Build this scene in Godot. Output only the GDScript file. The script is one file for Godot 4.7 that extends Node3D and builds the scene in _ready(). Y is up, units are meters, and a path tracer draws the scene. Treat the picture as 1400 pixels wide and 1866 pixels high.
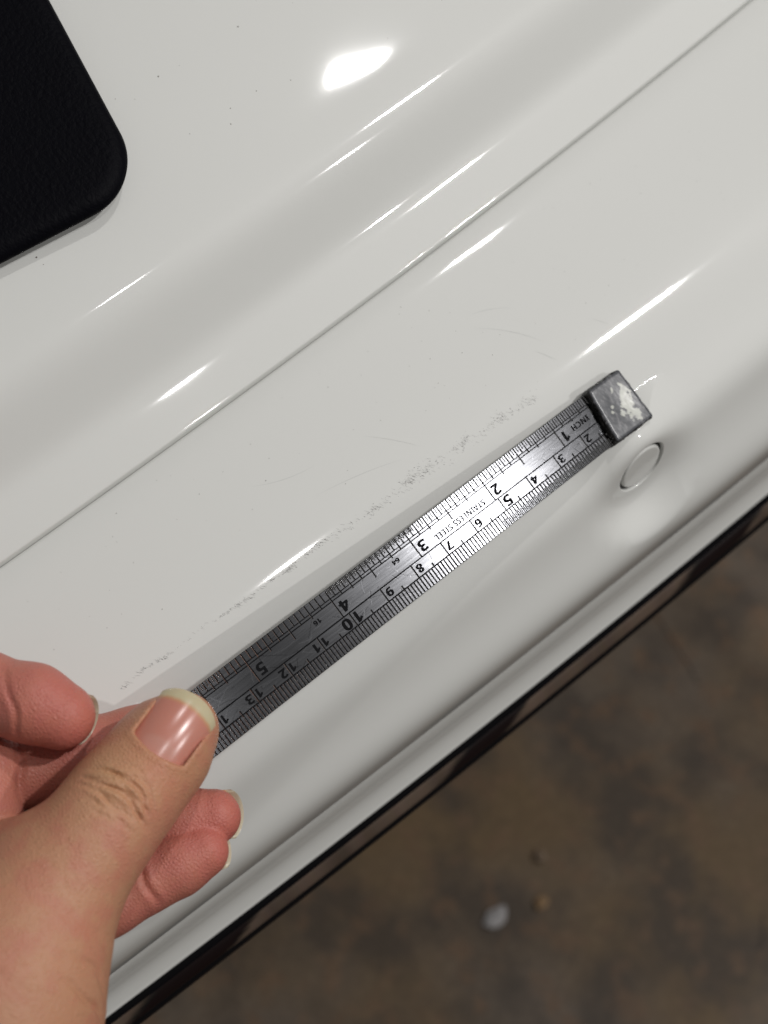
extends Node3D
# Close-up of a hand holding a steel ruler against the scuffed bumper of a white car.
# Lengths below are millimetres round the ruler's zero corner, 750 mm above the floor; at() turns them into metres.

const HEIGHT := 750.0
var taken := {}
var rng := RandomNumberGenerator.new()
var noise := FastNoiseLite.new()
var fine := FastNoiseLite.new()


func at(p: Vector3) -> Vector3:
	return Vector3(p.x, p.y + HEIGHT, p.z) * 0.001


func thing(called: String, label: String, category: String, base: Vector3, group := "") -> Node3D:
	var o := Node3D.new()
	o.name = called
	add_child(o, true)
	o.position = base
	o.set_meta("label", label)
	o.set_meta("category", category)
	if group:
		o.set_meta("group", group)
	return o


func part(called: String, mesh: Mesh, mat: Material, parent: Node3D, where := Transform3D()) -> MeshInstance3D:
	var o := MeshInstance3D.new()
	o.name = called
	o.mesh = mesh
	o.material_override = mat
	o.transform = where
	parent.add_child(o, true)
	return o


# ---- mesh helpers -------------------------------------------------------------------------------
func make(v: PackedVector3Array, n: PackedVector3Array, idx: PackedInt32Array, c = null, uv = null) -> ArrayMesh:
	# turns every triangle clockwise as seen from the side its normals point to
	for i in range(0, idx.size(), 3):
		var a := v[idx[i]]
		if (v[idx[i + 1]] - a).cross(v[idx[i + 2]] - a).dot(n[idx[i]] + n[idx[i + 1]] + n[idx[i + 2]]) > 0.0:
			var k := idx[i + 1]
			idx[i + 1] = idx[i + 2]
			idx[i + 2] = k
	var arr := []
	arr.resize(Mesh.ARRAY_MAX)
	arr[Mesh.ARRAY_VERTEX] = v
	arr[Mesh.ARRAY_NORMAL] = n
	arr[Mesh.ARRAY_INDEX] = idx
	if c != null:
		arr[Mesh.ARRAY_COLOR] = c
	if uv != null:
		arr[Mesh.ARRAY_TEX_UV] = uv
	var m := ArrayMesh.new()
	m.add_surface_from_arrays(Mesh.PRIMITIVE_TRIANGLES, arr)
	return m


# a rows x cols sheet with smooth normals; flip turns the side they point to
func sheet(v: PackedVector3Array, rows: int, cols: int, towards: Vector3, c = null, uv = null) -> ArrayMesh:
	var n := PackedVector3Array()
	n.resize(v.size())
	for r in rows:
		for k in cols:
			var du := v[mini(r + 1, rows - 1) * cols + k] - v[maxi(r - 1, 0) * cols + k]
			var dv := v[r * cols + mini(k + 1, cols - 1)] - v[r * cols + maxi(k - 1, 0)]
			n[r * cols + k] = du.cross(dv).normalized()
	var turn := 0.0
	for i in n.size():
		turn += n[i].dot(towards if towards != Vector3.ZERO else v[i])   # a closed shape: away from its centre
	if turn < 0.0:
		for i in n.size():
			n[i] = -n[i]
	var idx := PackedInt32Array()
	for r in rows - 1:
		for k in cols - 1:
			var a := r * cols + k
			idx.append_array([a, a + 1, a + cols, a + 1, a + cols + 1, a + cols])
	return make(v, n, idx, c, uv)


class Soup:
	var v := PackedVector3Array()
	var n := PackedVector3Array()
	var i := PackedInt32Array()
	func quad(a: Vector3, b: Vector3, c: Vector3, d: Vector3, nn: Vector3) -> void:
		var s := v.size()
		v.append_array([a, b, c, d])
		n.append_array([nn, nn, nn, nn])
		i.append_array([s, s + 1, s + 2, s, s + 2, s + 3])
	func tri(a: Vector3, b: Vector3, c: Vector3, nn: Vector3) -> void:
		var s := v.size()
		v.append_array([a, b, c])
		n.append_array([nn, nn, nn])
		i.append_array([s, s + 1, s + 2])


func rounded_box(half: Vector3, r: float, cuts: int) -> Array:   # [vertices, normals, indices], centred
	var v := PackedVector3Array()
	var n := PackedVector3Array()
	var idx := PackedInt32Array()
	for axis in 3:
		for s in [-1.0, 1.0]:
			var first := v.size()
			for i in cuts + 1:
				for j in cuts + 1:
					var a := 2.0 * i / cuts - 1.0
					var b := 2.0 * j / cuts - 1.0
					var p := Vector3(s, a, b) if axis == 0 else Vector3(a, s, b) if axis == 1 else Vector3(a, b, s)
					p *= half
					var inner := p.clamp(-half + Vector3.ONE * r, half - Vector3.ONE * r)
					var d := (p - inner).normalized()
					v.append(inner + d * r)
					n.append(d)
			for i in cuts:
				for j in cuts:
					var q := first + i * (cuts + 1) + j
					idx.append_array([q, q + 1, q + cuts + 1, q + 1, q + cuts + 2, q + cuts + 1])
	return [v, n, idx]


func lin(r: float, g: float, b: float) -> Color:
	return Color(r, g, b).linear_to_srgb()


func mat(color: Color, rough: float, metal := 0.0) -> StandardMaterial3D:
	var m := StandardMaterial3D.new()
	m.albedo_color = color
	m.roughness = rough
	m.metallic = metal
	return m


# ---- the car's section --------------------------------------------------------------------------
# How far the section shifts along the car: the tail curves in plan, the seam more than the shoulder.
func drift(x: float, s: Vector2) -> Vector2:
	var w := smoothstep(-10.0, -54.0, s.x)
	var dz := -w * (2.0 + 0.0571 * x + 0.000208 * x * x)
	dz -= (0.00008 * smoothstep(-12.0, -43.0, s.y) + 0.00002 * smoothstep(-43.0, -95.0, s.y)) * (x - 50.0) * (x - 50.0)
	return Vector2(dz, -0.0001 * x * x * w)


func spline(pts: Array, step: float, soft: int) -> PackedVector2Array:
	var out := PackedVector2Array()
	for i in pts.size() - 1:
		var p0: Vector2 = pts[maxi(i - 1, 0)]
		var p1: Vector2 = pts[i]
		var p2: Vector2 = pts[i + 1]
		var p3: Vector2 = pts[mini(i + 2, pts.size() - 1)]
		var k := maxi(2, int((p2 - p1).length() / step))
		for j in k:
			out.append(p1.cubic_interpolate(p2, p0, p3, float(j) / k))
	out.append(pts[-1])
	for pass_ in soft:
		var b := out.duplicate()
		for i in range(1, out.size() - 1):
			b[i] = out[i] * 0.5 + (out[i - 1] + out[i + 1]) * 0.25
		out = b
	return out


func body_point(s: Vector2, x: float) -> Vector3:
	var d := drift(x, s)
	return Vector3(x, s.y + d.y, s.x + d.x)


var bumper_line: PackedVector2Array

func bumper_y(x: float, z: float) -> float:   # height of the bumper's upper side under a point
	var best := -1000.0
	for i in range(bumper_line.size() - 1):
		var a := body_point(bumper_line[i], x)
		var b := body_point(bumper_line[i + 1], x)
		if (a.z - z) * (b.z - z) <= 0.0 and absf(b.z - a.z) > 1e-6:
			best = maxf(best, lerpf(a.y, b.y, (z - a.z) / (b.z - a.z)))
	return best


# ---- the hand's field ---------------------------------------------------------------------------
var bone_a := PackedVector3Array()
var bone_d := PackedVector3Array()
var bone_l := PackedFloat32Array()
var bone_r := PackedFloat32Array()
var bone_s := PackedFloat32Array()
var bone_g := PackedInt32Array()
var groove_p := PackedVector3Array()
var groove_d := PackedVector3Array()
var groove_n := PackedVector3Array()
var groove_w := PackedVector4Array()   # reach, depth, width, bow
var blend_in := [7.0, 3.0, 3.0, 3.0, 3.0, 3.0, 3.0]
var nail_at: Array[Transform3D] = []   # x across, y outwards, z towards the tip; origin at the cuticle
var nail_size: Array[Vector3] = []     # half width, length, radius across


func chain(g: int, list: Array) -> void:
	for i in list.size() - 1:
		var p: Vector4 = list[i]
		var q: Vector4 = list[i + 1]
		var a := Vector3(p.x, p.y, p.z)
		var d := Vector3(q.x, q.y, q.z) - a
		bone_a.append(a)
		bone_d.append(d)
		bone_l.append(1.0 / d.length_squared())
		bone_r.append(p.w)
		bone_s.append(q.w - p.w)
		bone_g.append(g)


func groove(p: Vector3, along: Vector3, out: Vector3, reach: float, depth: float, width: float, bow := 0.0) -> void:
	groove_p.append(p)
	groove_d.append(along.normalized())
	groove_n.append(out.normalized())
	groove_w.append(Vector4(reach, depth, width, bow))


func field(p: Vector3, near: PackedInt32Array, creases: PackedInt32Array) -> float:
	var total := 1000.0
	var own := 1000.0
	var g := -1
	var k := 3.0
	for b in near:
		var o := p - bone_a[b]
		var t := clampf(o.dot(bone_d[b]) * bone_l[b], 0.0, 1.0)
		var d := (o - bone_d[b] * t).length() - bone_r[b] - bone_s[b] * t
		if bone_g[b] != g:
			if g >= 0:
				var h0 := maxf(0.6 - absf(total - own), 0.0)
				total = minf(total, own) - h0 * h0 / 2.4
			g = bone_g[b]
			k = blend_in[g]
			own = d
		else:
			var h := maxf(k - absf(own - d), 0.0)
			own = minf(own, d) - h * h / (4.0 * k)
	var h1 := maxf(0.6 - absf(total - own), 0.0)
	total = minf(total, own) - h1 * h1 / 2.4
	if total > 4.0 or total < -4.0:
		return total
	for c in creases:
		var o := p - groove_p[c]
		var w := groove_w[c]
		var far := o.length_squared() / (w.x * w.x)
		if far < 1.0:
			var across := groove_d[c].cross(groove_n[c])
			var u := o.dot(across)
			var s := (o.dot(groove_d[c]) - w.w * u * u + 0.35 * sin(u * 0.7 + c * 2.0)) / w.z
			if absf(s) < 3.0:
				total += 1.35 * w.y * (exp(-s * s) - 0.45 * exp(-(absf(s) - 1.6) * (absf(s) - 1.6))) * (1.0 - far)
	for i in nail_at.size():
		var q := nail_at[i].affine_inverse() * p
		var z := nail_size[i]
		if q.z > -3.0 and q.z < z.y + 1.0 and absf(q.x) < z.x + 2.5 and q.y > -7.0:
			var y := sqrt(maxf(z.z * z.z - q.x * q.x, 0.0)) - z.z - 0.012 * q.z * q.z
			var edge := maxf(absf(q.x) - z.x, maxf(-q.z - 0.12 * (z.x * z.x - q.x * q.x) / z.x * 2.0, q.z - z.y))
			if edge < 0.0:
				total = maxf(total, minf(q.y - y + 0.55, -edge * 1.5))   # the nail lies in the flesh
			elif q.y > y - 2.0 and q.z < z.y - 3.5:
				total -= 0.22 * exp(-pow((edge - 0.7) / 0.7, 2.0))       # nail fold
	return total


func hand_mesh(base: Vector3) -> ArrayMesh:
	var cell := 0.5
	var lo := Vector3(-252, -36, -40)
	var size := Vector3i(240, 180, 210)
	var per := 6
	var count := size.x * size.y * size.z
	var f := PackedFloat32Array()
	f.resize(count)
	f.fill(50.0)
	var sx := size.y * size.z
	var sy := size.z
	var active: Array[Vector3i] = []
	var bones := bone_a.size()
	for bx in size.x / per:
		for by in size.y / per:
			for bz in size.z / per:
				var mid := lo + (Vector3(bx, by, bz) + Vector3.ONE * 0.5) * per * cell
				var half := per * cell * 0.9 + 0.8
				var near := PackedInt32Array()
				var nearest := 1000.0
				for b in bones:
					var o := mid - bone_a[b]
					var t := clampf(o.dot(bone_d[b]) * bone_l[b], 0.0, 1.0)
					var d := (o - bone_d[b] * t).length() - bone_r[b] - bone_s[b] * t
					nearest = minf(nearest, d)
					if d < half + 5.0:
						near.append(b)
				if nearest > half + 2.0:
					continue
				if nearest < -half - 5.0:
					for i in range(bx * per, bx * per + per):
						for j in range(by * per, by * per + per):
							for k in range(bz * per, bz * per + per):
								f[i * sx + j * sy + k] = -50.0
					continue
				var creases := PackedInt32Array()
				for c in groove_p.size():
					if mid.distance_to(groove_p[c]) < groove_w[c].x + half:
						creases.append(c)
				active.append(Vector3i(bx, by, bz))
				for i in range(bx * per, bx * per + per):
					for j in range(by * per, by * per + per):
						for k in range(bz * per, bz * per + per):
							f[i * sx + j * sy + k] = field(lo + Vector3(i, j, k) * cell, near, creases)
	var id := {}
	var v := PackedVector3Array()
	var idx := PackedInt32Array()
	var corner := PackedInt32Array([0, sx, sy, sx + sy, 1, sx + 1, sy + 1, sx + sy + 1])
	var place := [Vector3(0, 0, 0), Vector3(1, 0, 0), Vector3(0, 1, 0), Vector3(1, 1, 0), Vector3(0, 0, 1), Vector3(1, 0, 1), Vector3(0, 1, 1), Vector3(1, 1, 1)]
	var pairs := [[0, 1], [2, 3], [4, 5], [6, 7], [0, 2], [1, 3], [4, 6], [5, 7], [0, 4], [1, 5], [2, 6], [3, 7]]
	for blk in active:
		for i in range(blk.x * per, blk.x * per + per):
			for j in range(blk.y * per, blk.y * per + per):
				for k in range(blk.z * per, blk.z * per + per):
					if i >= size.x - 1 or j >= size.y - 1 or k >= size.z - 1:
						continue
					var at0 := i * sx + j * sy + k
					var inside := 0
					for c in 8:
						if f[at0 + corner[c]] < 0.0:
							inside += 1
					if inside == 0 or inside == 8:
						continue
					var sum := Vector3.ZERO
					var m := 0
					for e in pairs:
						var a := f[at0 + corner[e[0]]]
						var b := f[at0 + corner[e[1]]]
						if (a < 0.0) != (b < 0.0):
							sum += place[e[0]].lerp(place[e[1]], clampf(a / (a - b), 0.02, 0.98))
							m += 1
					id[at0] = v.size()
					v.append(lo + (Vector3(i, j, k) + sum / m) * cell)
	for at0 in id:
		var a := f[at0]
		for axis in 3:
			var step: int = [sx, sy, 1][axis]
			var u: int = [sy, 1, sx][axis]
			var w: int = [1, sx, sy][axis]
			if (a < 0.0) == (f[at0 + step] < 0.0):
				continue
			if id.has(at0 - u) and id.has(at0 - w) and id.has(at0 - u - w):
				var q := [id[at0], id[at0 - u], id[at0 - u - w], id[at0 - w]]
				if a < 0.0:
					idx.append_array([q[0], q[2], q[1], q[0], q[3], q[2]])
				else:
					idx.append_array([q[0], q[1], q[2], q[0], q[2], q[3]])
	# two light passes of smoothing keep the cells from showing
	for pass_ in 2:
		var sum := PackedVector3Array()
		var cnt := PackedInt32Array()
		sum.resize(v.size())
		cnt.resize(v.size())
		for i in range(0, idx.size(), 3):
			for e in 3:
				var a := idx[i + e]
				var b := idx[i + (e + 1) % 3]
				sum[a] += v[b]
				sum[b] += v[a]
				cnt[a] += 1
				cnt[b] += 1
		for i in v.size():
			if cnt[i]:
				v[i] = v[i].lerp(sum[i] / cnt[i], 0.4)
	var n := PackedVector3Array()
	n.resize(v.size())
	for i in range(0, idx.size(), 3):
		var fn := (v[idx[i + 1]] - v[idx[i]]).cross(v[idx[i + 2]] - v[idx[i]])
		for e in 3:
			n[idx[i + e]] -= fn
	var col := PackedColorArray()
	col.resize(v.size())
	var dorsal := Color(0.51, 0.255, 0.150)
	var palmar := Color(0.49, 0.168, 0.128)
	for i in v.size():
		n[i] = n[i].normalized()
		var p := v[i]
		var best := [1000.0, 1000.0, 1000.0, 1000.0, 1000.0, 1000.0, 1000.0]
		for b in bones:
			var o := p - bone_a[b]
			var t := clampf(o.dot(bone_d[b]) * bone_l[b], 0.0, 1.0)
			var d := (o - bone_d[b] * t).length() - bone_r[b] - bone_s[b] * t
			best[bone_g[b]] = minf(best[bone_g[b]], d)
		var others := minf(minf(best[1], best[2]), minf(minf(best[3], best[4]), minf(best[5], best[6])))
		var w := clampf((others - best[0]) / 3.0 * 0.5 + 0.5, 0.0, 1.0)
		var c := palmar.lerp(dorsal, w)
		var blotch := noise.get_noise_3dv(p * 5.0) + 0.5 * noise.get_noise_3dv(p * 14.0)
		c = c.lerp(Color(0.50, 0.19, 0.13), clampf(0.25 + 0.9 * blotch, 0.0, 0.65))
		# redder flesh at the fingertips and beside the thumb nail, paler over the knuckle
		for tip in [Vector3(-167, 25, -3), Vector3(-146, -6, 26), Vector3(-156, -1, 32)]:
			c = c.lerp(Color(0.54, 0.13, 0.105), 0.6 * exp(-p.distance_squared_to(tip) / 90.0))
		c = c.lerp(Color(0.52, 0.22, 0.115), 0.55 * w * exp(-p.distance_squared_to(Vector3(-158, 28, 19)) / 60.0))
		c = c.lerp(Color(0.54, 0.33, 0.175), 0.55 * w * exp(-p.distance_squared_to(Vector3(-168, 30, 17)) / 50.0))
		var wrist := smoothstep(-192.0, -225.0, p.x) * w
		c = c.lerp(Color(0.40, 0.195, 0.11), 0.7 * wrist)
		col[i] = c
	for i in v.size():
		v[i] = (v[i] - Vector3(base.x, base.y, base.z)) * 0.001
	var arr := []
	arr.resize(Mesh.ARRAY_MAX)
	arr[Mesh.ARRAY_VERTEX] = v
	arr[Mesh.ARRAY_NORMAL] = n
	arr[Mesh.ARRAY_INDEX] = idx
	arr[Mesh.ARRAY_COLOR] = col
	var mesh := ArrayMesh.new()
	mesh.add_surface_from_arrays(Mesh.PRIMITIVE_TRIANGLES, arr)
	return mesh


func nail_frame(cuticle: Vector3, tip: Vector3, side: Vector3) -> Transform3D:
	var z := (tip - cuticle).normalized()
	var x := (side - z * side.dot(z)).normalized()
	return Transform3D(Basis(x, z.cross(x), z), cuticle)


# a curved plate with a pink bed, an ivory free edge and a rounded tip
func nail_mesh(frame: Transform3D, z: Vector3, free: float, base: Vector3, tones: Array) -> ArrayMesh:
	var v := PackedVector3Array()
	var c := PackedColorArray()
	var rows := 36
	var cols := 25
	for side in 2:
		for r in rows:
			for k in cols:
				var s := 2.0 * k / (cols - 1) - 1.0
				var u := float(r) / (rows - 1)
				var x := s * (z.x + 0.7) * (1.0 - 0.03 * u)
				var start := -0.24 * z.x * (1.0 - s * s)
				var end := z.y - 0.62 * z.x * (1.0 - sqrt(maxf(0.0, 1.0 - 0.90 * s * s)))
				var l := lerpf(start, end, u)
				var ridge := 0.03 * sin(x * 5.0 + 1.0) + 0.02 * sin(x * 11.0)
				var y := sqrt(maxf(z.z * z.z - x * x, 0.0)) - z.z - 0.012 * l * l + ridge * 0.5
				var rim := minf(1.0, minf(1.0 - absf(s), 1.0 - u) * 12.0)
				y += (0.30 if side == 0 else lerpf(-1.0, -0.25, smoothstep(z.y - free - 1.5, z.y - free + 1.0, l))) * sqrt(rim)
				v.append((frame * Vector3(x, y, l) - base) * 0.001)
				var edge_at := z.y - free - 0.42 * z.x * (1.0 - sqrt(maxf(0.0, 1.0 - 0.85 * s * s)))
				var e := smoothstep(edge_at - 0.5, edge_at + 0.4, l + 0.25 * noise.get_noise_2d(x * 90.0, 3.0))
				var t: Color = tones[0]
				var moon := smoothstep(1.6, 0.4, Vector2(x * 0.55, l - 0.2).length() - 1.2)
				t = t.lerp(tones[2], 0.35 * moon)
				t = t.lerp(Color(0.60, 0.36, 0.15), 0.55 * exp(-pow((l - edge_at + 0.2) / 0.5, 2.0)))
				t = t.lerp(tones[1], e)
				c.append(t)
	var n := PackedVector3Array()
	n.resize(v.size())
	var idx := PackedInt32Array()
	var per := rows * cols
	for side in 2:
		for r in rows:
			for k in cols:
				var b := side * per
				var du := v[b + mini(r + 1, rows - 1) * cols + k] - v[b + maxi(r - 1, 0) * cols + k]
				var dv := v[b + r * cols + mini(k + 1, cols - 1)] - v[b + r * cols + maxi(k - 1, 0)]
				var q := du.cross(dv).normalized()
				if q.dot(frame.basis.y) * (1.0 if side == 0 else -1.0) < 0.0:
					q = -q
				n[b + r * cols + k] = q
				if r < rows - 1 and k < cols - 1:
					var a := b + r * cols + k
					idx.append_array([a, a + 1, a + cols, a + 1, a + cols + 1, a + cols])
	return make(v, n, idx, c)


# ---- textures -----------------------------------------------------------------------------------
func paint_scratches(w: int, h: int) -> Array:   # brushed steel: a tone map and a relief map
	var tone := Image.create(w, h, false, Image.FORMAT_RGB8)
	var relief := Image.create(w, h, false, Image.FORMAT_RGB8)
	for y in h:
		var row := rng.randf()
		for x in w:
			var s := noise.get_noise_2d(x * 0.35, y * 9.0) + 0.6 * noise.get_noise_2d(x * 1.1 + 400.0, y * 30.0)
			var cloud := noise.get_noise_2d(x * 0.2 + 900.0, y * 0.35)
			var t := clampf(0.80 + 0.10 * s + 0.10 * cloud + 0.03 * row, 0.0, 1.0)
			tone.set_pixel(x, y, Color(t, t, t))
			var b := clampf(0.6 + 0.20 * s + 0.05 * row, 0.0, 1.0)
			relief.set_pixel(x, y, Color(b, b, b))
	for i in 420:
		var x := rng.randf() * w
		var y := rng.randf() * h
		var a := rng.randfn(0.0, 0.5) if rng.randf() < 0.6 else rng.randf() * TAU
		var len := 6.0 + 46.0 * pow(rng.randf(), 2.5)
		var up := rng.randf() < 0.55
		var bend := rng.randfn(0.0, 0.012)
		for k in int(len):
			x += cos(a)
			y += sin(a)
			a += bend
			if x < 0 or y < 0 or x >= w or y >= h:
				break
			relief.set_pixel(int(x), int(y), Color.WHITE * (0.95 if up else 0.12))
			tone.set_pixel(int(x), int(y), Color.WHITE * (0.98 if up else 0.6))
	return [tone, relief]


func blotched(w: int, span: float) -> Image:   # stained concrete
	var im := Image.create(w, w, false, Image.FORMAT_RGB8)
	for y in w:
		for x in w:
			var p := Vector2(x, y) * span / w
			var a := noise.get_noise_2d(p.x * 0.3, p.y * 0.3)
			var b := noise.get_noise_2d(p.x * 0.9 + 300.0, p.y * 0.9)
			var d := noise.get_noise_2d(p.x * 2.6, p.y * 2.6 + 500.0)
			var e := fine.get_noise_2d(p.x * 2.0, p.y * 2.0)
			var c := Color(0.150, 0.118, 0.090).lerp(Color(0.165, 0.112, 0.062), clampf(0.5 + 1.3 * a, 0.0, 1.0))
			c = c.lerp(Color(0.070, 0.056, 0.045), clampf(0.3 + 1.3 * b, 0.0, 0.75))
			c = c.lerp(Color(0.185, 0.115, 0.070), clampf(1.5 * d - 0.15, 0.0, 0.6))
			c = c.lerp(Color(0.36, 0.32, 0.27), clampf(2.2 * (e - 0.25), 0.0, 0.7))
			var grit := fine.get_noise_2d(p.x * 7.0 + 90.0, p.y * 7.0)
			c *= 1.0 + 0.55 * clampf(grit + 0.5, -0.6, 1.0) - 0.12
			im.set_pixel(x, y, Color(c.r, c.g, c.b).linear_to_srgb())
	for i in 60:      # old scratches and hairline cracks
		var p := Vector2(rng.randf() * w, rng.randf() * w)
		var a := rng.randf() * TAU
		var bend := rng.randfn(0.0, 0.03)
		var pale := rng.randf() < 0.6
		for k in rng.randi_range(10, 60):
			p += Vector2.from_angle(a)
			a += bend + rng.randfn(0.0, 0.06)
			if p.x < 1 or p.y < 1 or p.x >= w - 1 or p.y >= w - 1:
				break
			var c := im.get_pixel(int(p.x), int(p.y)).srgb_to_linear()
			im.set_pixel(int(p.x), int(p.y), (c * (2.2 if pale else 0.35)).linear_to_srgb())
	return im


# ---- lamps --------------------------------------------------------------------------------------
func lamp(where: Vector3, aim: Vector3, turn: float, size: Vector2, energy: float, tint: Color, label: String) -> void:
	var t := thing("ceiling_lamp", label, "lamp", where, "lamps under the garage ceiling")
	t.look_at_from_position(where, aim, Vector3.FORWARD)
	t.rotate_object_local(Vector3.BACK, deg_to_rad(turn))
	var shell := rounded_box(Vector3(size.x * 0.5 + 0.015, size.y * 0.5 + 0.015, 0.02), 0.006, 6)
	var housing := part("housing", make(shell[0], shell[1], shell[2]), mat(lin(0.6, 0.6, 0.6), 0.5), t)
	housing.position.z = 0.024
	var pane := rounded_box(Vector3(size.x * 0.5, size.y * 0.5, 0.003), 0.002, 4)
	var glow := mat(Color.WHITE, 0.6)
	glow.emission_enabled = true
	glow.emission = tint
	glow.emission_energy_multiplier = 4.0
	part("diffuser", make(pane[0], pane[1], pane[2]), glow, t)
	var l := AreaLight3D.new()
	l.name = "lamp_light"
	l.area_size = size
	l.light_energy = energy
	l.light_color = tint
	l.area_range = 12.0
	l.area_attenuation = 2.0
	l.shadow_enabled = true
	l.position = Vector3(0, 0, -0.006)
	t.add_child(l)


func _ready() -> void:
	rng.seed = 7
	noise.seed = 11
	noise.frequency = 0.02
	noise.fractal_octaves = 4
	fine.seed = 5
	fine.noise_type = FastNoiseLite.TYPE_CELLULAR
	fine.frequency = 0.05
	# camera: a phone held above the bumper, looking down at it
	var cam := Camera3D.new()
	cam.name = "camera"
	cam.transform = Transform3D(Basis(Vector3(0.7620, -0.0282, 0.6470), Vector3(0.5710, 0.5010, -0.6504), Vector3(-0.3060, 0.8650, 0.3981)).orthonormalized(), at(Vector3(-180.86, 304.56, 132.51)))
	cam.fov = 40.05
	var lens := CameraAttributesPhysical.new()
	lens.frustum_focal_length = 24.0 / (2.0 * tan(deg_to_rad(40.05) / 2.0))
	lens.frustum_focus_distance = 0.334
	lens.frustum_near = 0.02
	lens.frustum_far = 60.0
	lens.exposure_aperture = lens.frustum_focal_length / 3.9
	cam.attributes = lens
	add_child(cam)
	cam.current = true
	# the dim bounce of the garage round the car, and its lamps
	var env := Environment.new()
	env.background_mode = Environment.BG_COLOR
	env.background_color = lin(0.10, 0.098, 0.094)
	env.tonemap_mode = Environment.TONE_MAPPER_LINEAR
	env.tonemap_exposure = 1.48
	env.sdfgi_enabled = true
	env.ssao_enabled = true
	env.ssil_enabled = true
	var we := WorldEnvironment.new()
	we.name = "environment"
	we.environment = env
	add_child(we)
	var cool := Color(1.0, 0.99, 0.985)
	lamp(Vector3(0.87, 2.42, -0.23), Vector3(0, 0.75, -0.05), -28.0, Vector2(0.10, 0.034), 0.40, cool, "white ceiling lamp mirrored as the bright patch on the tailgate")
	lamp(Vector3(0.32, 2.40, 0.60), Vector3(-0.05, 0.75, 0), 0.0, Vector2(0.06, 0.02), 0.22, cool, "white ceiling lamp mirrored as short streaks above the fingers")
	lamp(Vector3(0.97, 2.19, 0.73), Vector3(0, 0.75, 0), 0.0, Vector2(0.14, 0.05), 0.88, cool, "white ceiling lamp mirrored in the middle of the ruler and in the long streak")
	lamp(Vector3(1.05, 2.0, 1.55), Vector3(0, 0.75, 0), 0.0, Vector2(0.06, 0.02), 0.6, cool, "small ceiling lamp mirrored as the thin lower streak beside the black cap")
	build_floor()
	build_car()
	build_pad()
	build_ruler()
	build_hand()


func build_floor() -> void:
	var im := blotched(900, 900.0)
	var m := mat(Color.WHITE, 0.5)
	m.albedo_texture = ImageTexture.create_from_image(im)
	m.metallic_specular = 0.35
	var s := Soup.new()
	s.quad(Vector3(-9, 0, -9), Vector3(9, 0, -9), Vector3(9, 0, 9), Vector3(-9, 0, 9), Vector3.UP)
	var uv := PackedVector2Array([Vector2(0.5, 0.5), Vector2(12.5, 0.5), Vector2(12.5, 12.5), Vector2(0.5, 12.5)])
	var o := part("floor", make(s.v, s.n, s.i, null, uv), m, self)
	o.set_meta("kind", "structure")
	chip("paper_scrap", "crumpled pale scrap lying on the stained floor", "scrap", Vector3(30, -747.5, -33), Vector3(11, 2.5, 5.5), lin(0.34, 0.33, 0.33), 3)
	chip("pebble", "small brown pebble on the floor above the pale scrap", "pebble", Vector3(85, -746.5, -44), Vector3(5, 3.5, 5), lin(0.20, 0.145, 0.10), 9)
	chip("pebble", "tan pebble on the floor between the brown pebble and the pale scrap", "pebble", Vector3(61, -747, -18), Vector3(5.5, 3, 5), lin(0.26, 0.165, 0.085), 14)


func chip(called: String, label: String, category: String, where: Vector3, half: Vector3, color: Color, odd: int) -> void:
	var v := PackedVector3Array()
	for i in 13:
		for k in 25:
			var n := Vector3.UP.rotated(Vector3.RIGHT, PI * i / 12.0).rotated(Vector3.UP, TAU * k / 24.0)
			v.append(n * half * (1.0 + 0.9 * noise.get_noise_3dv(n * 22.0 + Vector3.ONE * odd * 40.0)) * 0.001)
	var o := part(called, sheet(v, 13, 25, Vector3.ZERO), mat(color, 0.7), self, Transform3D(Basis.IDENTITY, at(where)))
	o.set_meta("label", label)
	o.set_meta("category", category)


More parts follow.
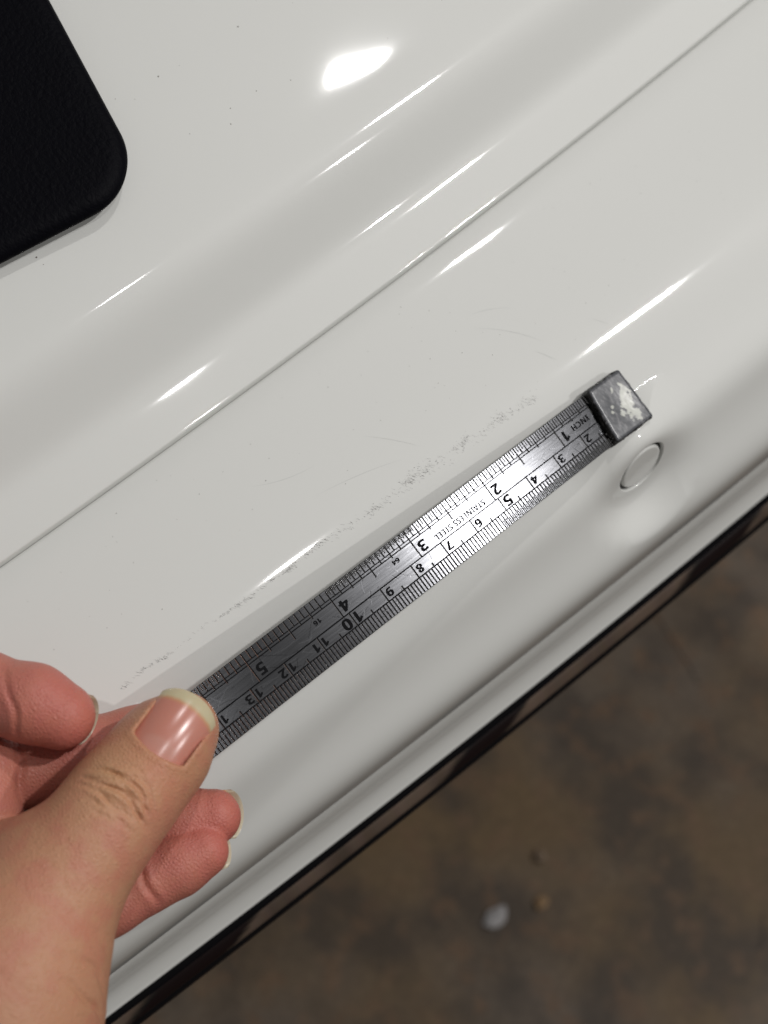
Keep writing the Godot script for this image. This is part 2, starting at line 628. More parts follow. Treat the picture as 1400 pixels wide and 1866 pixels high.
func build_car() -> void:
	var base := Vector3(0, 0, -0.6)
	var car := thing("car", "white car tail with glossy paint, a scuffed bumper ledge and a black lower edge", "car", base)
	var paint := mat(lin(0.705, 0.712, 0.685), 0.45)
	paint.metallic_specular = 0.3
	paint.clearcoat_enabled = true
	paint.clearcoat = 1.0
	paint.clearcoat_roughness = 0.05
	var peel := NoiseTexture2D.new()
	peel.width = 512
	peel.height = 512
	peel.seamless = true
	var wave := FastNoiseLite.new()
	wave.seed = 31
	wave.frequency = 0.012
	wave.fractal_octaves = 3
	peel.noise = wave
	paint.heightmap_enabled = true
	paint.heightmap_texture = peel
	paint.heightmap_scale = 0.0006
	paint.uv1_triplanar = true
	paint.uv1_world_triplanar = true
	paint.uv1_scale = Vector3.ONE * 30.0
	# tailgate
	var tail := spline([Vector2(-420, 96), Vector2(-330, 91), Vector2(-250, 80), Vector2(-200, 71), Vector2(-150, 59.2), Vector2(-120, 51), Vector2(-98, 44.2), Vector2(-86, 40.1), Vector2(-80, 37.2), Vector2(-76, 33.0), Vector2(-71.8, 26), Vector2(-68.8, 21.0), Vector2(-66.6, 18.6), Vector2(-64, 17.1), Vector2(-60, 15.1), Vector2(-55.4, 12.9)], 0.6, 18)
	tail.append_array(spline([Vector2(-55.2, 12.83), Vector2(-54.92, 12.6), Vector2(-54.8, 12.2), Vector2(-54.8, 9.0), Vector2(-56, 2)], 0.15, 1))
	for i in tail.size():
		tail[i] += Vector2(2.5, 3.8)
	var xs := PackedFloat32Array()
	var x := -560.0
	while x <= 520.0:
		xs.append(x)
		x += 5.0 if absf(x) < 260.0 else 20.0
	var v := PackedVector3Array()
	for s in tail:
		for q in xs:
			v.append(at(body_point(s, q)) - base)
	part("tailgate", sheet(v, tail.size(), xs.size(), Vector3.UP), paint, car)
	# bumper: ledge, rolled shoulder, face, tuck and lower lip
	var b := spline([Vector2(-52.0, 4), Vector2(-51.95, 13.8), Vector2(-51.9, 14.9), Vector2(-51.7, 15.4), Vector2(-51.0, 15.75)], 0.15, 1)
	b.append_array(spline([Vector2(-50.6, 15.85), Vector2(-48.4, 15.8), Vector2(-46, 15.35), Vector2(-43, 14.5), Vector2(-38, 13.0), Vector2(-30, 10.55), Vector2(-20, 7.4), Vector2(-13, 5.0), Vector2(-9, 3.45), Vector2(-6, 1.9), Vector2(-3, 0.1), Vector2(0, -1.9), Vector2(4, -4.6), Vector2(8, -7.1), Vector2(12.5, -9.6), Vector2(16, -12.0), Vector2(18.2, -14.7), Vector2(19.6, -17.6), Vector2(20.9, -20.8), Vector2(22.5, -24.2), Vector2(24.4, -27.8), Vector2(26.6, -31.4), Vector2(28.9, -35.4), Vector2(30.3, -39.5), Vector2(30.4, -44), Vector2(29.3, -52), Vector2(27.5, -62), Vector2(25.6, -72), Vector2(24.1, -80), Vector2(23.1, -85.5), Vector2(22.8, -89), Vector2(23.0, -92), Vector2(23.8, -95.4), Vector2(25.0, -98.3)], 0.5, 36))
	b.append_array(spline([Vector2(25.1, -98.5), Vector2(25.5, -99.4), Vector2(25.0, -100.4), Vector2(22, -100.9), Vector2(0, -101.4)], 0.2, 1))
	bumper_line = b
	var bx := PackedFloat32Array()
	x = -560.0
	while x <= 520.0:
		bx.append(x)
		x += 0.3 if x > -17.0 and x < 6.0 else 4.0 if absf(x) < 260.0 else 20.0
	var centre := Vector3(-5.6, -18.2, 19.2)
	var out := Vector3(0.0, 0.08, 1.0).normalized()
	var facet := func(p: Vector3) -> Vector3:      # the bumper flattens round the sensor
		var o := p - centre
		var k := o.dot(out)
		var r := (o - out * k).length()
		return p - out * k * smoothstep(22.0, 8.0, r) if absf(k) < 12.0 else p
	var dense := PackedVector2Array()
	for i in b.size():
		dense.append(b[i])
		if i + 1 < b.size() and b[i].y < -6.0 and b[i].y > -32.0:
			dense.append(b[i].lerp(b[i + 1], 0.33))
			dense.append(b[i].lerp(b[i + 1], 0.67))
	v = PackedVector3Array()
	for s in dense:
		for q in bx:
			var p: Vector3 = facet.call(body_point(s, q))
			var o := p - centre
			var r := (o - out * o.dot(out)).length()
			if r < 10.5 and absf(o.dot(out)) < 6.0:
				p -= out * 2.6 * smoothstep(8.2, 7.75, r)      # the hole the sensor sits in
			v.append(at(p) - base)
	var bumper := part("bumper", sheet(v, dense.size(), bx.size(), Vector3(0, 1, 1)), paint, car)
	# parking sensor: a round cap in the bumper's colour, set almost flush
	var sv := PackedVector3Array()
	var right := Vector3.UP.cross(out).normalized()
	var up := out.cross(right)
	for ring in [[0.01, 0.0], [3.0, 0.02], [6.0, 0.0], [6.5, -0.03], [6.8, -0.12], [7.02, -0.4], [7.1, -1.0], [7.1, -4.0]]:
		for k in 73:
			var a := TAU * k / 72.0
			sv.append(at(centre + (right * cos(a) + up * sin(a)) * ring[0] + out * (ring[1] + 0.05)) - base)
	var sensor := part("parking_sensor", sheet(sv, 8, 73, out), paint, car)
	sv = PackedVector3Array()
	for ring in [[7.06, -1.0], [7.3, -0.85], [7.6, -0.85], [7.95, -1.0]]:
		for k in 73:
			var a := TAU * k / 72.0
			sv.append(at(centre + (right * cos(a) + up * sin(a)) * ring[0] + out * ring[1]) - base)
	part("rubber_ring", sheet(sv, 4, 73, out), mat(lin(0.02, 0.02, 0.02), 0.6), sensor)
	# black lower edge; the brown on its strip is painted floor reflection
	var black := mat(lin(0.004, 0.004, 0.005), 0.22)
	black.metallic_specular = 0.35
	v = PackedVector3Array()
	var trim := spline([Vector2(22, -101.0), Vector2(24.0, -102.0), Vector2(25.0, -103.2), Vector2(25.8, -104.4), Vector2(27.6, -107.2), Vector2(29.4, -109.8), Vector2(29.4, -111.8), Vector2(24, -113), Vector2(-5, -114)], 0.5, 2)
	for s in trim:
		for q in xs:
			v.append(at(body_point(s, q)) - base)
	part("lower_trim", sheet(v, trim.size(), xs.size(), Vector3(0, 0, 1)), black, car)
	# strip along its lower rim, the floor's brown reflection painted on in stretches
	var painted_reflection := mat(Color.WHITE, 0.42)
	painted_reflection.vertex_color_use_as_albedo = true
	painted_reflection.metallic_specular = 0.3
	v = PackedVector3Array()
	var reflection_tone := PackedColorArray()
	var line := spline([Vector2(26.2, -105.0), Vector2(26.9, -105.6), Vector2(27.9, -107.0), Vector2(28.6, -108.3), Vector2(28.7, -109.3)], 0.3, 1)
	var fx := PackedFloat32Array()
	x = -560.0
	while x <= 520.0:
		fx.append(x)
		x += 1.5 if absf(x) < 230.0 else 20.0
	for i in line.size():
		for q in fx:
			v.append(at(body_point(line[i] + Vector2(0.12, 0.15), q)) - base)
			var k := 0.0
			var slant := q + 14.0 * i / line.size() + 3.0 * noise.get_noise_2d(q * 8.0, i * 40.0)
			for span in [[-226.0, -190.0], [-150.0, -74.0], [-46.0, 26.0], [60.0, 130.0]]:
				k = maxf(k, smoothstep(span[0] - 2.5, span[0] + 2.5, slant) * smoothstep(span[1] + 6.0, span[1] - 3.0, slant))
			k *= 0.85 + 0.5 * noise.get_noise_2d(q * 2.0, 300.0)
			reflection_tone.append(Color(0.008, 0.007, 0.007).lerp(Color(0.105, 0.076, 0.058), k))
	part("trim_strip", sheet(v, line.size(), fx.size(), Vector3(0, 1, 0.3), reflection_tone), painted_reflection, car)
	scuffs(bumper, car, base)


func fleck(s: Soup, x: float, z: float, along: float, across: float, turn: float, base: Vector3) -> void:
	var u := Vector2(cos(turn), sin(turn))
	var w := Vector2(-u.y, u.x)
	var pts := []
	for k in 6:
		var a := TAU * k / 6.0
		var r := rng.randf_range(0.55, 1.1)
		var o := Vector2(x, z) + u * cos(a) * along * r + w * sin(a) * across * r
		pts.append(at(Vector3(o.x, ledge(o.x, o.y) + 0.03, o.y)) - base)
	for k in range(1, 5):
		s.tri(pts[0], pts[k], pts[k + 1], Vector3(0, 0.98, 0.17))


var ledge_cache := {}

func ledge(x: float, z: float) -> float:
	# the ledge between seam and shoulder, read off the bumper's line
	var key := Vector2i(int(floor(x / 8.0)), int(floor(z * 2.0)))
	if not ledge_cache.has(key):
		var c := []
		for i in 2:
			for j in 2:
				c.append(bumper_y((key.x + i) * 8.0, (key.y + j) * 0.5))
		ledge_cache[key] = c
	var q: Array = ledge_cache[key]
	var fx := x / 8.0 - key.x
	var fz := z * 2.0 - key.y
	return lerpf(lerpf(q[0], q[1], fz), lerpf(q[2], q[3], fz), fx)


func scuffs(bumper: MeshInstance3D, car: Node3D, base: Vector3) -> void:
	var dark := mat(lin(0.27, 0.265, 0.255), 0.6)
	var s := Soup.new()
	for i in 1500:
		var x := rng.randf_range(-152.0, -22.0)
		var dens := 0.25 + 0.75 * smoothstep(-0.15, 0.3, noise.get_noise_2d(x * 4.0, 77.0))
		dens *= smoothstep(-166.0, -120.0, x) * 0.75 + 0.25
		if rng.randf() > dens:
			continue
		var spread := 0.45 + 1.0 * smoothstep(-110.0, -60.0, x)
		var z := -8.4 + 0.022 * (x + 60.0) + rng.randfn(0.0, 0.5) * spread + 1.2 * noise.get_noise_1d(x * 3.0)
		var big := pow(rng.randf(), 3.0)
		if rng.randf() < 0.45:
			fleck(s, x, z, 0.25 + 0.6 * rng.randf(), 0.028, rng.randfn(0.75, 0.22), base)
		else:
			fleck(s, x, z, 0.07 + 0.30 * big, 0.04 + 0.08 * big, rng.randfn(0.6, 0.4), base)
	for i in 26:
		var x := rng.randf_range(-30.0, 20.0)
		fleck(s, x, -8.3 + rng.randfn(0.0, 1.3), 0.08 + 0.6 * pow(rng.randf(), 3.0), 0.04, rng.randfn(0.6, 0.5), base)
	var o := part("scuff_flecks", make(s.v, s.n, s.i), dark, bumper)
	o.set_meta("kind", "stuff")
	# hairline scratches on the ledge
	var hair := mat(lin(0.52, 0.53, 0.515), 0.5)
	for h in [[-24.0, -30.0, 20.0, 0.55, 0.020], [-22.0, -33.0, 12.0, 0.2, 0.03], [-14.0, -16.0, 7.0, 1.0, 0.0], [-86.0, -19.0, 26.0, 0.12, 0.006], [-97.0, -30.0, 18.0, 0.5, -0.02], [5.0, -14.0, 5.0, 0.9, 0.0], [-66.0, -24.0, 15.0, 0.7, 0.01]]:
		s = Soup.new()
		var p := Vector2(h[0], h[1])
		var a: float = h[3]
		var n := int(h[2] / 0.8)
		for k in n:
			var q := p + Vector2(cos(a), sin(a)) * 0.8
			var w := Vector2(-sin(a), cos(a)) * 0.05 * sin(PI * (k + 0.5) / n)
			var c := []
			for e in [p - w, q - w, q + w, p + w]:
				c.append(at(Vector3(e.x, ledge(e.x, e.y) + 0.025, e.y)) - base)
			s.quad(c[0], c[1], c[2], c[3], Vector3(0, 0.98, 0.17))
			p = q
			a += h[4]
		part("hairline_scratch", make(s.v, s.n, s.i), hair, bumper)
	# dust specks
	var dust := mat(lin(0.12, 0.10, 0.085), 0.8)
	s = Soup.new()
	for i in 90:
		var x := rng.randf_range(-170.0, 70.0)
		var z := rng.randf_range(-46.0, -14.0)
		fleck(s, x, z, 0.06 + 0.14 * pow(rng.randf(), 2.0), 0.06 + 0.08 * rng.randf(), rng.randf() * TAU, base)
	o = part("dust_speck", make(s.v, s.n, s.i), dust, bumper)
	o.set_meta("kind", "stuff")
	s = Soup.new()
	for i in 70:
		var x := rng.randf_range(-130.0, 60.0)
		var z := rng.randf_range(-125.0, -88.0)
		var y := tail_y(x, z) + 0.06
		var r := 0.07 + 0.16 * pow(rng.randf(), 2.5)
		var ring := []
		for k in 6:
			ring.append(at(Vector3(x + r * rng.randf_range(0.7, 1.2) * cos(k * TAU / 6), y - 0.285 * r * sin(k * TAU / 6), z + r * sin(k * TAU / 6))) - base)
		for k in range(1, 5):
			s.tri(ring[0], ring[k], ring[k + 1], Vector3(0, 0.96, 0.28))
	o = part("dust_speck", make(s.v, s.n, s.i), dust, car)
	o.set_meta("kind", "stuff")


func tail_y(x: float, z: float) -> float:
	# the tailgate's upper slope
	var best := 0.0
	var pts := []
	for q in [Vector2(-250, 80), Vector2(-200, 71), Vector2(-150, 59.2), Vector2(-120, 51), Vector2(-98, 44.2), Vector2(-86, 40.1)]:
		pts.append(q + Vector2(2.5, 3.8))
	for i in pts.size() - 1:
		var a := body_point(pts[i], x)
		var b := body_point(pts[i + 1], x)
		if z >= a.z and z <= b.z:
			best = lerpf(a.y, b.y, (z - a.z) / (b.z - a.z))
	return best


func build_pad() -> void:
	# a black leather pad that lies over the tailgate; its rounded corner comes into view
	var plane_y := func(p: Vector2) -> float: return 31.44 + 0.04 * p.x - 0.285 * p.y
	var corner := Vector2(-75.2, -91.0)
	var base := at(Vector3(corner.x, plane_y.call(corner) - 11.0, corner.y))
	var t := thing("leather_pad", "black grained leather pad with a rounded corner lying on the tailgate", "pad", base)
	var e1 := Vector2(0.20, -0.98).normalized()
	var e2 := Vector2(-0.995, -0.10).normalized()
	pad_outline(t, plane_y, base, corner, e1, e2)


func pad_outline(t: Node3D, plane_y: Callable, base: Vector3, corner: Vector2, e1: Vector2, e2: Vector2) -> void:
	var r := 16.6
	var half := acos(clampf(e1.dot(e2), -1, 1)) / 2.0
	var mid := (e1 + e2).normalized()
	var c := corner + mid * (r / sin(half))
	var reach := r / tan(half)
	var path: Array[Vector2] = []
	for k in 40:
		path.append(corner + e1 * lerpf(210.0, reach, k / 39.0))
	var a0 := (corner + e1 * reach - c).angle()
	var a1 := (corner + e2 * reach - c).angle()
	var turn := wrapf(a1 - a0, -PI, PI)
	for k in range(1, 25):
		path.append(c + Vector2.from_angle(a0 + turn * k / 24.0) * r)
	for k in range(1, 40):
		path.append(corner + e2 * lerpf(reach, 260.0, k / 39.0))
	var inner := corner + mid * 190.0
	var m := mat(lin(0.0025, 0.0025, 0.004), 0.5)
	m.metallic_specular = 0.14
	var cell := FastNoiseLite.new()
	cell.seed = 3
	cell.noise_type = FastNoiseLite.TYPE_CELLULAR
	cell.cellular_return_type = FastNoiseLite.RETURN_DISTANCE2_SUB
	cell.frequency = 0.035
	cell.domain_warp_enabled = true
	cell.domain_warp_amplitude = 12.0
	var grain := NoiseTexture2D.new()
	grain.width = 512
	grain.height = 512
	grain.seamless = true
	grain.noise = cell
	m.heightmap_enabled = true
	m.heightmap_texture = grain
	m.heightmap_scale = 0.02
	m.uv1_triplanar = true
	m.uv1_scale = Vector3.ONE * 28.0
	var v := PackedVector3Array()
	# rows: up the inside, over the rounded rim, down to the underside
	var rows := [[60.0, 0.0], [30.0, 0.1], [9.0, 0.05], [4.0, -0.05], [2.2, -0.35], [1.1, -0.9], [0.35, -1.7], [0.0, -2.6], [0.3, -3.5], [1.2, -4.3], [3.0, -4.7], [60.0, -4.8]]
	for row in rows:
		for p in path:
			var q: Vector2 = p.lerp(inner, clampf(row[0] / p.distance_to(inner), 0, 1))
			v.append(at(Vector3(q.x, plane_y.call(q) + row[1], q.y)) - base)
	part("cover", sheet(v, rows.size(), path.size(), Vector3(0, 1, 0)), m, t)
	# closes the middle of the cover
	var v2 := PackedVector3Array()
	for f in [0.0, 1.0]:
		for p in path:
			var q: Vector2 = p.lerp(inner, clampf(59.5 / p.distance_to(inner), 0, 1))
			var z: Vector2 = q.lerp(inner, f)
			v2.append(at(Vector3(z.x, plane_y.call(z) - 0.02, z.y)) - base)
	part("cover_middle", sheet(v2, 2, path.size(), Vector3.UP), m, t)


func build_ruler() -> void:
	var rx := Vector3(-0.9946, 0.0953, 0.0381).normalized()
	var rn := Vector3(0.103, 0.907, 0.408)
	rn = (rn - rx * rn.dot(rx)).normalized()
	var ry := rn.cross(rx)
	var t := thing("steel_ruler", "scratched stainless steel ruler with its zero end in a scuffed black rubber cap", "ruler", at(Vector3.ZERO))
	t.basis = Basis(rx, ry, rn)
	var mm := 0.001
	var two := paint_scratches(1024, 128)
	var steel := mat(lin(0.135, 0.138, 0.146), 0.22, 1.0)
	steel.anisotropy_enabled = true
	steel.anisotropy = -0.8
	steel.albedo_texture = ImageTexture.create_from_image(two[0])
	var bump: Image = two[1]
	steel.heightmap_enabled = true
	steel.heightmap_texture = ImageTexture.create_from_image(bump)
	steel.heightmap_scale = 0.0004
	var s := Soup.new()
	var uv := PackedVector2Array()
	var L := 156.0
	var W := 15.0
	var e := 0.12
	s.quad(Vector3(0, e, 0), Vector3(L, e, 0), Vector3(L, W - e, 0), Vector3(0, W - e, 0), Vector3(0, 0, 1))
	uv.append_array([Vector2(0, 0), Vector2(1, 0), Vector2(1, 1), Vector2(0, 1)])
	for q in [[Vector3(0, 0, -e), Vector3(L, 0, -e), Vector3(L, e, 0), Vector3(0, e, 0), Vector3(0, -1, 1)], [Vector3(0, W, -e), Vector3(L, W, -e), Vector3(L, W - e, 0), Vector3(0, W - e, 0), Vector3(0, 1, 1)], [Vector3(0, 0, -e), Vector3(L, 0, -e), Vector3(L, 0, -0.6), Vector3(0, 0, -0.6), Vector3(0, -1, 0)], [Vector3(0, W, -e), Vector3(L, W, -e), Vector3(L, W, -0.6), Vector3(0, W, -0.6), Vector3(0, 1, 0)], [Vector3(0, 0, -0.6), Vector3(L, 0, -0.6), Vector3(L, W, -0.6), Vector3(0, W, -0.6), Vector3(0, 0, -1)], [Vector3(L, 0, -e), Vector3(L, W, -e), Vector3(L, W, -0.6), Vector3(L, 0, -0.6), Vector3(1, 0, 0)], [Vector3(0, 0, -e), Vector3(0, W, -e), Vector3(0, W, -0.6), Vector3(0, 0, -0.6), Vector3(-1, 0, 0)]]:
		s.quad(q[0], q[1], q[2], q[3], q[4].normalized())
		uv.append_array([Vector2(0, 0.98), Vector2(1, 0.98), Vector2(1, 0.99), Vector2(0, 0.99)])
	for i in s.v.size():
		s.v[i] *= mm
	part("blade", make(s.v, s.n, s.i, null, uv), steel, t)
	# engraved lines: black ink with a bright burr on the side towards the hand
	var ink := mat(lin(0.006, 0.006, 0.007), 0.6)
	ink.metallic_specular = 0.15
	var burr := mat(lin(0.72, 0.72, 0.72), 0.3, 1.0)
	var lines := {"ruled_line": Soup.new(), "inch_ticks": Soup.new(), "metric_ticks": Soup.new(), "line_burrs": Soup.new()}
	var tick := func(soup: Soup, x: float, y0: float, y1: float, w: float, h: float) -> void:
		soup.quad(Vector3(x - w / 2, y0, h), Vector3(x + w / 2, y0, h), Vector3(x + w / 2, y1, h), Vector3(x - w / 2, y1, h), Vector3(0, 0, 1))
		var b: Soup = lines.line_burrs
		var x0 := x + w / 2 + 0.01
		b.quad(Vector3(x0, y0, 0.01), Vector3(x0 + 0.06, y0, 0.07), Vector3(x0 + 0.06, y1, 0.07), Vector3(x0, y1, 0.01), Vector3(-1, 0, 1).normalized())
		b.quad(Vector3(x0 + 0.06, y0, 0.07), Vector3(x0 + 0.14, y0, 0.01), Vector3(x0 + 0.14, y1, 0.01), Vector3(x0 + 0.06, y1, 0.07), Vector3(0.8, 0, 1).normalized())
	for q in [[2.43, 0.26], [3.17, 0.28], [7.77, 0.34], [11.39, 0.36]]:
		var y: float = q[0]
		var w: float = q[1] / 2
		lines.ruled_line.quad(Vector3(1, y - w, 0.03), Vector3(L - 1, y - w, 0.03), Vector3(L - 1, y + w, 0.03), Vector3(1, y + w, 0.03), Vector3(0, 0, 1))
	for k in range(1, 153):
		var end := 7.77 if k % 10 == 0 else 10.25 if k % 5 == 0 else 11.39
		tick.call(lines.metric_ticks, k, end, 14.93, 0.28, 0.045)
		if k <= 53:
			tick.call(lines.metric_ticks, k - 0.5, 13.0 if k % 2 else 12.8, 14.93, 0.17, 0.045)
	for k in range(1, 6 * 64):
		var inch := k / 64.0
		var x := inch * 25.4
		var lim := 64 if k % 64 == 0 else 0
		var y1 := 0.0
		if k % 64 == 0:
			y1 = 7.77
		elif k % 32 == 0:
			y1 = 5.0
		elif k % 16 == 0:
			y1 = 3.75
		elif k % 8 == 0:
			y1 = 3.17
		elif k % 4 == 0:
			y1 = 2.43
		elif k % 2 == 0:
			y1 = 1.6 if inch > 1.3 else 2.43
			if inch > 4.0 and inch < 5.25 or inch > 5.6:
				continue
		else:
			if inch < 2.9 or inch > 4.0:
				continue
			y1 = 1.15
		tick.call(lines.inch_ticks, x, 0.07, y1, 0.26 if k % 4 == 0 else 0.13, 0.045)
	for called in lines:
		var soup: Soup = lines[called]
		for i in soup.v.size():
			soup.v[i] *= mm
		var o := part(called, make(soup.v, soup.n, soup.i), burr if called == "line_burrs" else ink, t)
		o.set_meta("kind", "stuff")
	# numerals
	var font := SystemFont.new()
	font.font_names = PackedStringArray(["Droid Sans"])
	font.font_weight = 700
	var heavy := FontVariation.new()
	heavy.base_font = font
	heavy.variation_embolden = 0.35
	var write := func(text: String, x: float, y: float, cap: float, wide: float, called := "numeral") -> void:
		var tm := TextMesh.new()
		tm.text = text
		tm.font = heavy if called == "numeral" else font
		tm.font_size = 64
		tm.pixel_size = 0.01
		tm.depth = 0.02
		var k := cap / 0.714 / 0.64 * mm
		tm.curve_step = 0.6
		part(called, tm, ink, t, Transform3D(Basis(Vector3(wide * k, 0, 0), Vector3(0, k, 0), Vector3(0, 0, k)), Vector3(x, y, 0.055) * mm))
	for k in range(1, 6):
		write.call(str(k), k * 25.4 - 2.0, 5.55, 2.75, 1.15)
	for k in range(2, 16):
		var big := 2.75 if k % 5 == 0 else 2.1
		var text := str(k)
		if k < 10:
			write.call(text, k * 10.0 - (2.0 if k % 5 == 0 else 1.6), 9.55, big, 1.2)
		else:
			write.call(text[0], k * 10.0 - (1.4 if k == 10 else 1.1), 9.55, big, 1.15)
			write.call(text[1], k * 10.0 + (2.0 if k == 10 else 1.55), 9.55, big, 1.2)
	write.call("INCH", 17.6, 5.2, 1.55, 1.15, "lettering")
	write.call("STAINLESS STEEL", 62.0, 6.2, 1.55, 0.97, "lettering")
	write.call("64", 82.4, 4.75, 1.15, 1.2)
	write.call("16", 107.5, 4.85, 1.15, 1.2)
	# the worn rubber cap on the zero end
	var rubber := mat(Color.WHITE, 0.26)
	rubber.vertex_color_use_as_albedo = true
	rubber.metallic_specular = 0.4
	var box := rounded_box(Vector3(6.6, 7.9, 2.5), 1.0, 56)
	var bv: PackedVector3Array = box[0]
	var bn: PackedVector3Array = box[1]
	var col := PackedColorArray()
	for i in bv.size():
		var p := bv[i]
		var n := bn[i]
		var rough := noise.get_noise_3dv(p * 22.0) + 0.5 * noise.get_noise_3dv(p * 60.0)
		var side := 1.0 - absf(n.z)
		var q := p + n * rough * (0.015 + 0.36 * side)
		q.x += 0.13 * (p.y) * smoothstep(-2.0, 5.0, p.x) + 6.0
		q.y += 7.6 - 0.02 * p.x
		if n.z > 0.4:
			q.z -= 0.25 * exp(-pow(p.length() / 5.0, 2.0))
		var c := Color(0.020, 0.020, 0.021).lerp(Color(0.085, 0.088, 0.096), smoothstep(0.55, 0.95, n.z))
		var k := noise.get_noise_2d(p.x * 30.0, p.y * 30.0)
		if n.z > 0.3:
			var chalk := 0.0
			for el in [[-2.4, 0.4, 1.7, 4.4, 0.35], [-3.9, -3.2, 0.55, 1.6, -0.2], [0.6, 2.2, 0.7, 1.0, 0.5], [-2.8, 4.6, 1.2, 1.5, 0.0], [2.4, -0.6, 0.5, 0.4, 0.0], [3.2, 0.6, 0.4, 0.5, 0.0], [-0.6, -4.2, 0.35, 0.8, 0.6]]:
				var d := Vector2(p.x - el[0], p.y - el[1]).rotated(el[4])
				chalk = maxf(chalk, smoothstep(1.05, 0.97, Vector2(d.x / el[2], d.y / el[3]).length() + 0.7 * k))
			c = c.lerp(Color(0.50, 0.51, 0.46), chalk)
			c = c.lerp(Color(0.30, 0.30, 0.31), smoothstep(0.22, 0.32, noise.get_noise_2d(p.x * 40.0 + 50.0, p.y * 12.0)) * 0.3)
		c = c.lerp(Color(0.24, 0.24, 0.25), 0.7 * smoothstep(0.25, 0.4, k) * smoothstep(0.3, 0.75, n.z) * smoothstep(1.0, 0.85, n.z))  # pale lines along the rim: edge highlights put into the colour
		bv[i] = q * mm
		col.append(c)
	part("rubber_cap", smooth_normals(bv, box[2], bn, col), rubber, t)


func smooth_normals(v: PackedVector3Array, idx: PackedInt32Array, guide: PackedVector3Array, col: PackedColorArray) -> ArrayMesh:
	var n := PackedVector3Array()
	n.resize(v.size())
	for i in range(0, idx.size(), 3):
		var fn := (v[idx[i + 1]] - v[idx[i]]).cross(v[idx[i + 2]] - v[idx[i]])
		if fn.dot(guide[idx[i]]) < 0.0:
			fn = -fn
		for e in 3:
			n[idx[i + e]] += fn
	var sum := {}
	for i in v.size():
		var key := Vector3i(v[i] * 1e6)
		sum[key] = sum.get(key, Vector3.ZERO) + n[i]
	for i in v.size():
		n[i] = sum[Vector3i(v[i] * 1e6)].normalized()
	return make(v, n, idx, col)


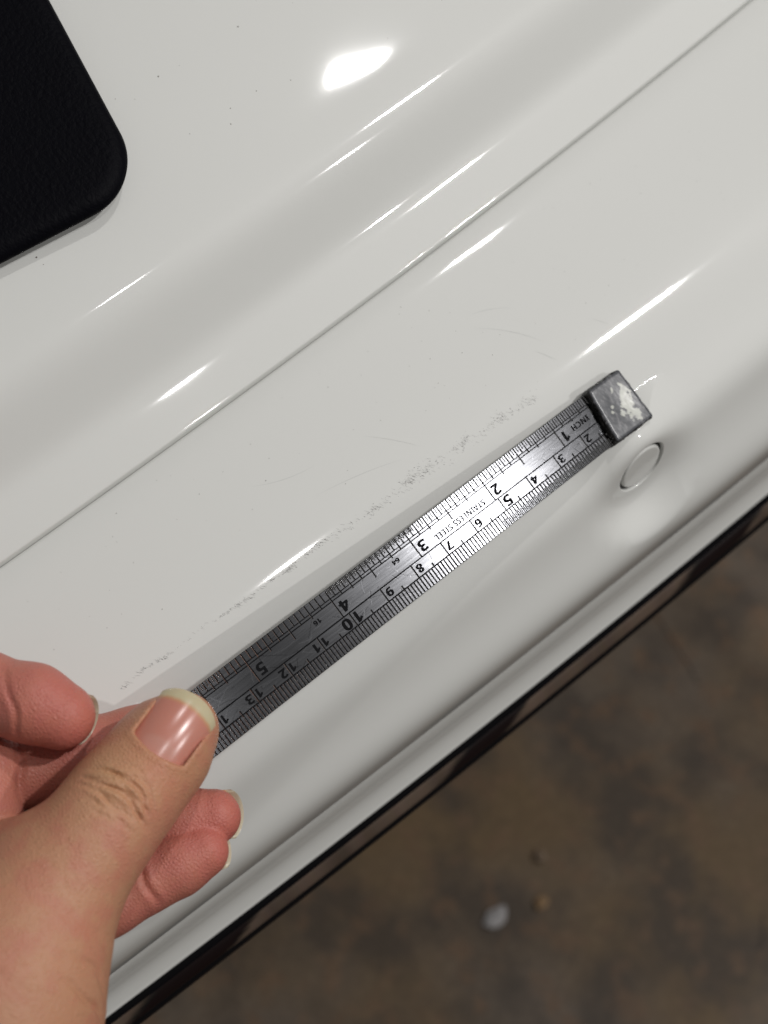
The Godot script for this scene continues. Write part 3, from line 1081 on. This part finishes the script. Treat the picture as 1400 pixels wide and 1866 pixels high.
func build_hand() -> void:
	var base := Vector3(-215, 0, 30)
	var t := thing("hand", "left hand pinching the ruler between thumb and fingers, long unpainted nails", "hand", at(base))
	chain(0, [Vector4(-147.0, 18.3, 13.2, 6.0), Vector4(-150.6, 19.1, 14.0, 8.1), Vector4(-157.9, 19.4, 16.1, 9.3), Vector4(-168.8, 20.0, 19.0, 10.2), Vector4(-179.8, 20.2, 22.6, 10.5), Vector4(-190.8, 18.6, 25.2, 13.0), Vector4(-203.1, 16.6, 30.0, 18.5), Vector4(-216.0, 12.8, 36.1, 23.0), Vector4(-230.8, 3.6, 44.6, 26.0)])
	chain(0, [Vector4(-189.3, 17.1, 17.1, 10.0), Vector4(-201.6, 8.4, 6.3, 12.0)])
	chain(1, [Vector4(-166.5, 25.2, -3.1, 7.2), Vector4(-169.6, 26.7, -8.8, 8.0), Vector4(-177.0, 26.5, -19.1, 8.5), Vector4(-187.0, 20.7, -24.1, 9.0)])
	chain(2, [Vector4(-144.1, 2.2, 6.6, 7.0), Vector4(-155.8, 4.0, 3.0, 7.4), Vector4(-168.3, 8.0, -1.8, 7.9), Vector4(-179.6, 9.5, -5.3, 8.3)])
	chain(3, [Vector4(-185.2, 14.7, -9.8, 8.6), Vector4(-191.4, 13.5, -1.7, 9.0)])
	chain(4, [Vector4(-152.8, -0.5, 27.1, 6.2), Vector4(-158.9, -0.6, 23.2, 7.0), Vector4(-170.4, -1.4, 18.1, 7.5), Vector4(-183.5, -1.6, 13.4, 7.8)])
	chain(5, [Vector4(-159.5, 0.5, 32.1, 5.9), Vector4(-165.4, 0.1, 30.7, 6.6), Vector4(-172.9, 0.2, 29.1, 6.6), Vector4(-180.9, 0.3, 27.6, 7.1), Vector4(-192.4, -0.6, 25.2, 8.2)])
	chain(6, [Vector4(-196.6, -1.0, 20.9, 9.0), Vector4(-202.0, 12.0, 4.0, 10.0)])
	var thumb_axis := Vector3(-0.95, 0.05, 0.27)
	var outward := Vector3(0.0, 0.88, 0.40)
	# wrinkles over the thumb's knuckle
	for k in 9:
		var c: Vector3 = Vector3(-163.2, 28.9, 20.2) + thumb_axis * (1.45 * k - 1.6) + Vector3(0.1, -0.35, 0.8) * [0.0, 1.5, -1.0, 0.5, 0.0, 2.0, -1.5, 1.0, -0.5][k]
		groove(c, thumb_axis, outward, [6.0, 8.5, 9.5, 10.5, 10.0, 8.5, 9.5, 7.0, 6.0][k], [0.25, 0.4, 0.65, 0.5, 0.75, 0.4, 0.6, 0.35, 0.25][k], [0.4, 0.5, 0.55, 0.45, 0.6, 0.45, 0.55, 0.45, 0.4][k], [0.07, 0.06, 0.055, 0.04, 0.03, 0.01, 0.0, -0.01, -0.015][k])
	# finger creases
	groove(Vector3(-172.9, 6.5, 31.0), Vector3(-0.95, 0.0, -0.2), outward, 8.0, 0.5, 0.8)
	groove(Vector3(-180.0, 14.0, -4.0), Vector3(-0.8, 0.3, -0.5), outward, 9.0, 0.5, 0.8)
	# folds at the wrist's edge and where the thumb leaves the palm
	groove(Vector3(-194.0, 20.0, 41.0), Vector3(-0.8, 0.2, 0.5), Vector3(0.3, 0.8, 0.5), 10.0, 0.45, 0.7, 0.02)
	groove(Vector3(-198.0, 20.0, 45.5), Vector3(-0.8, 0.2, 0.5), Vector3(0.3, 0.8, 0.5), 11.0, 0.5, 0.8, 0.0)
	groove(Vector3(-189.5, 20.0, 37.0), Vector3(-0.8, 0.1, 0.5), Vector3(0.3, 0.8, 0.5), 8.0, 0.3, 0.6, 0.03)
	groove(Vector3(-173.0, 33.5, -8.0), Vector3(-0.9, 0.0, -0.4), outward, 9.0, 0.4, 0.7, 0.02)
	nail_at.append(nail_frame(Vector3(-155.4, 28.7, 18.0), Vector3(-142.2, 29.3, 13.7), Vector3(-0.31, 0.261, -0.914)))
	nail_size.append(Vector3(6.3, 14.2, 8.8))
	var skin := mat(Color.WHITE, 0.43)
	skin.vertex_color_use_as_albedo = true
	skin.metallic_specular = 0.42
	skin.subsurf_scatter_enabled = true
	skin.subsurf_scatter_strength = 0.05
	var pores := NoiseTexture2D.new()
	pores.width = 512
	pores.height = 512
	pores.seamless = true
	var cell := FastNoiseLite.new()
	cell.seed = 21
	cell.noise_type = FastNoiseLite.TYPE_CELLULAR
	cell.cellular_return_type = FastNoiseLite.RETURN_DISTANCE2_SUB
	cell.frequency = 0.045
	pores.noise = cell
	skin.heightmap_enabled = true
	skin.heightmap_texture = pores
	skin.heightmap_scale = 0.03
	skin.uv1_triplanar = true
	skin.uv1_scale = Vector3.ONE * 55.0
	part("skin", hand_mesh(base), skin, t)
	var plate := mat(Color.WHITE, 0.24)
	plate.vertex_color_use_as_albedo = true
	plate.subsurf_scatter_enabled = true
	plate.subsurf_scatter_strength = 0.08
	var tones := [Color(0.56, 0.225, 0.17), Color(0.57, 0.485, 0.31), Color(0.58, 0.33, 0.27)]
	part("thumb_nail", nail_mesh(nail_at[0], nail_size[0], 2.7, base, tones), plate, t)
	# the other nails are turned away: only their free edges show past the fingertips
	var edge := [Color(0.62, 0.30, 0.22), Color(0.60, 0.55, 0.40), Color(0.62, 0.36, 0.28)]
	for q in [["finger_nail", Vector3(-166.5, 25.2, -3.1), Vector3(0.62, -0.25, 0.74), 7.2], ["finger_nail", Vector3(-152.8, -0.5, 27.1), Vector3(0.82, 0.0, 0.57), 6.3], ["finger_nail", Vector3(-159.5, 0.5, 32.1), Vector3(0.94, 0.08, 0.32), 5.9]]:
		var dir: Vector3 = q[2].normalized()
		var away := Vector3(0.35, -0.86, -0.36)
		away = (away - dir * away.dot(dir)).normalized()
		var c: Vector3 = q[1] + away * (q[3] * 0.86) - dir * 4.5
		var frame := Transform3D(Basis(away.cross(dir), away, dir), c)
		part(q[0], nail_mesh(frame, Vector3(5.0, q[3] + 4.7, 6.2), 2.1, base, edge), plate, t)
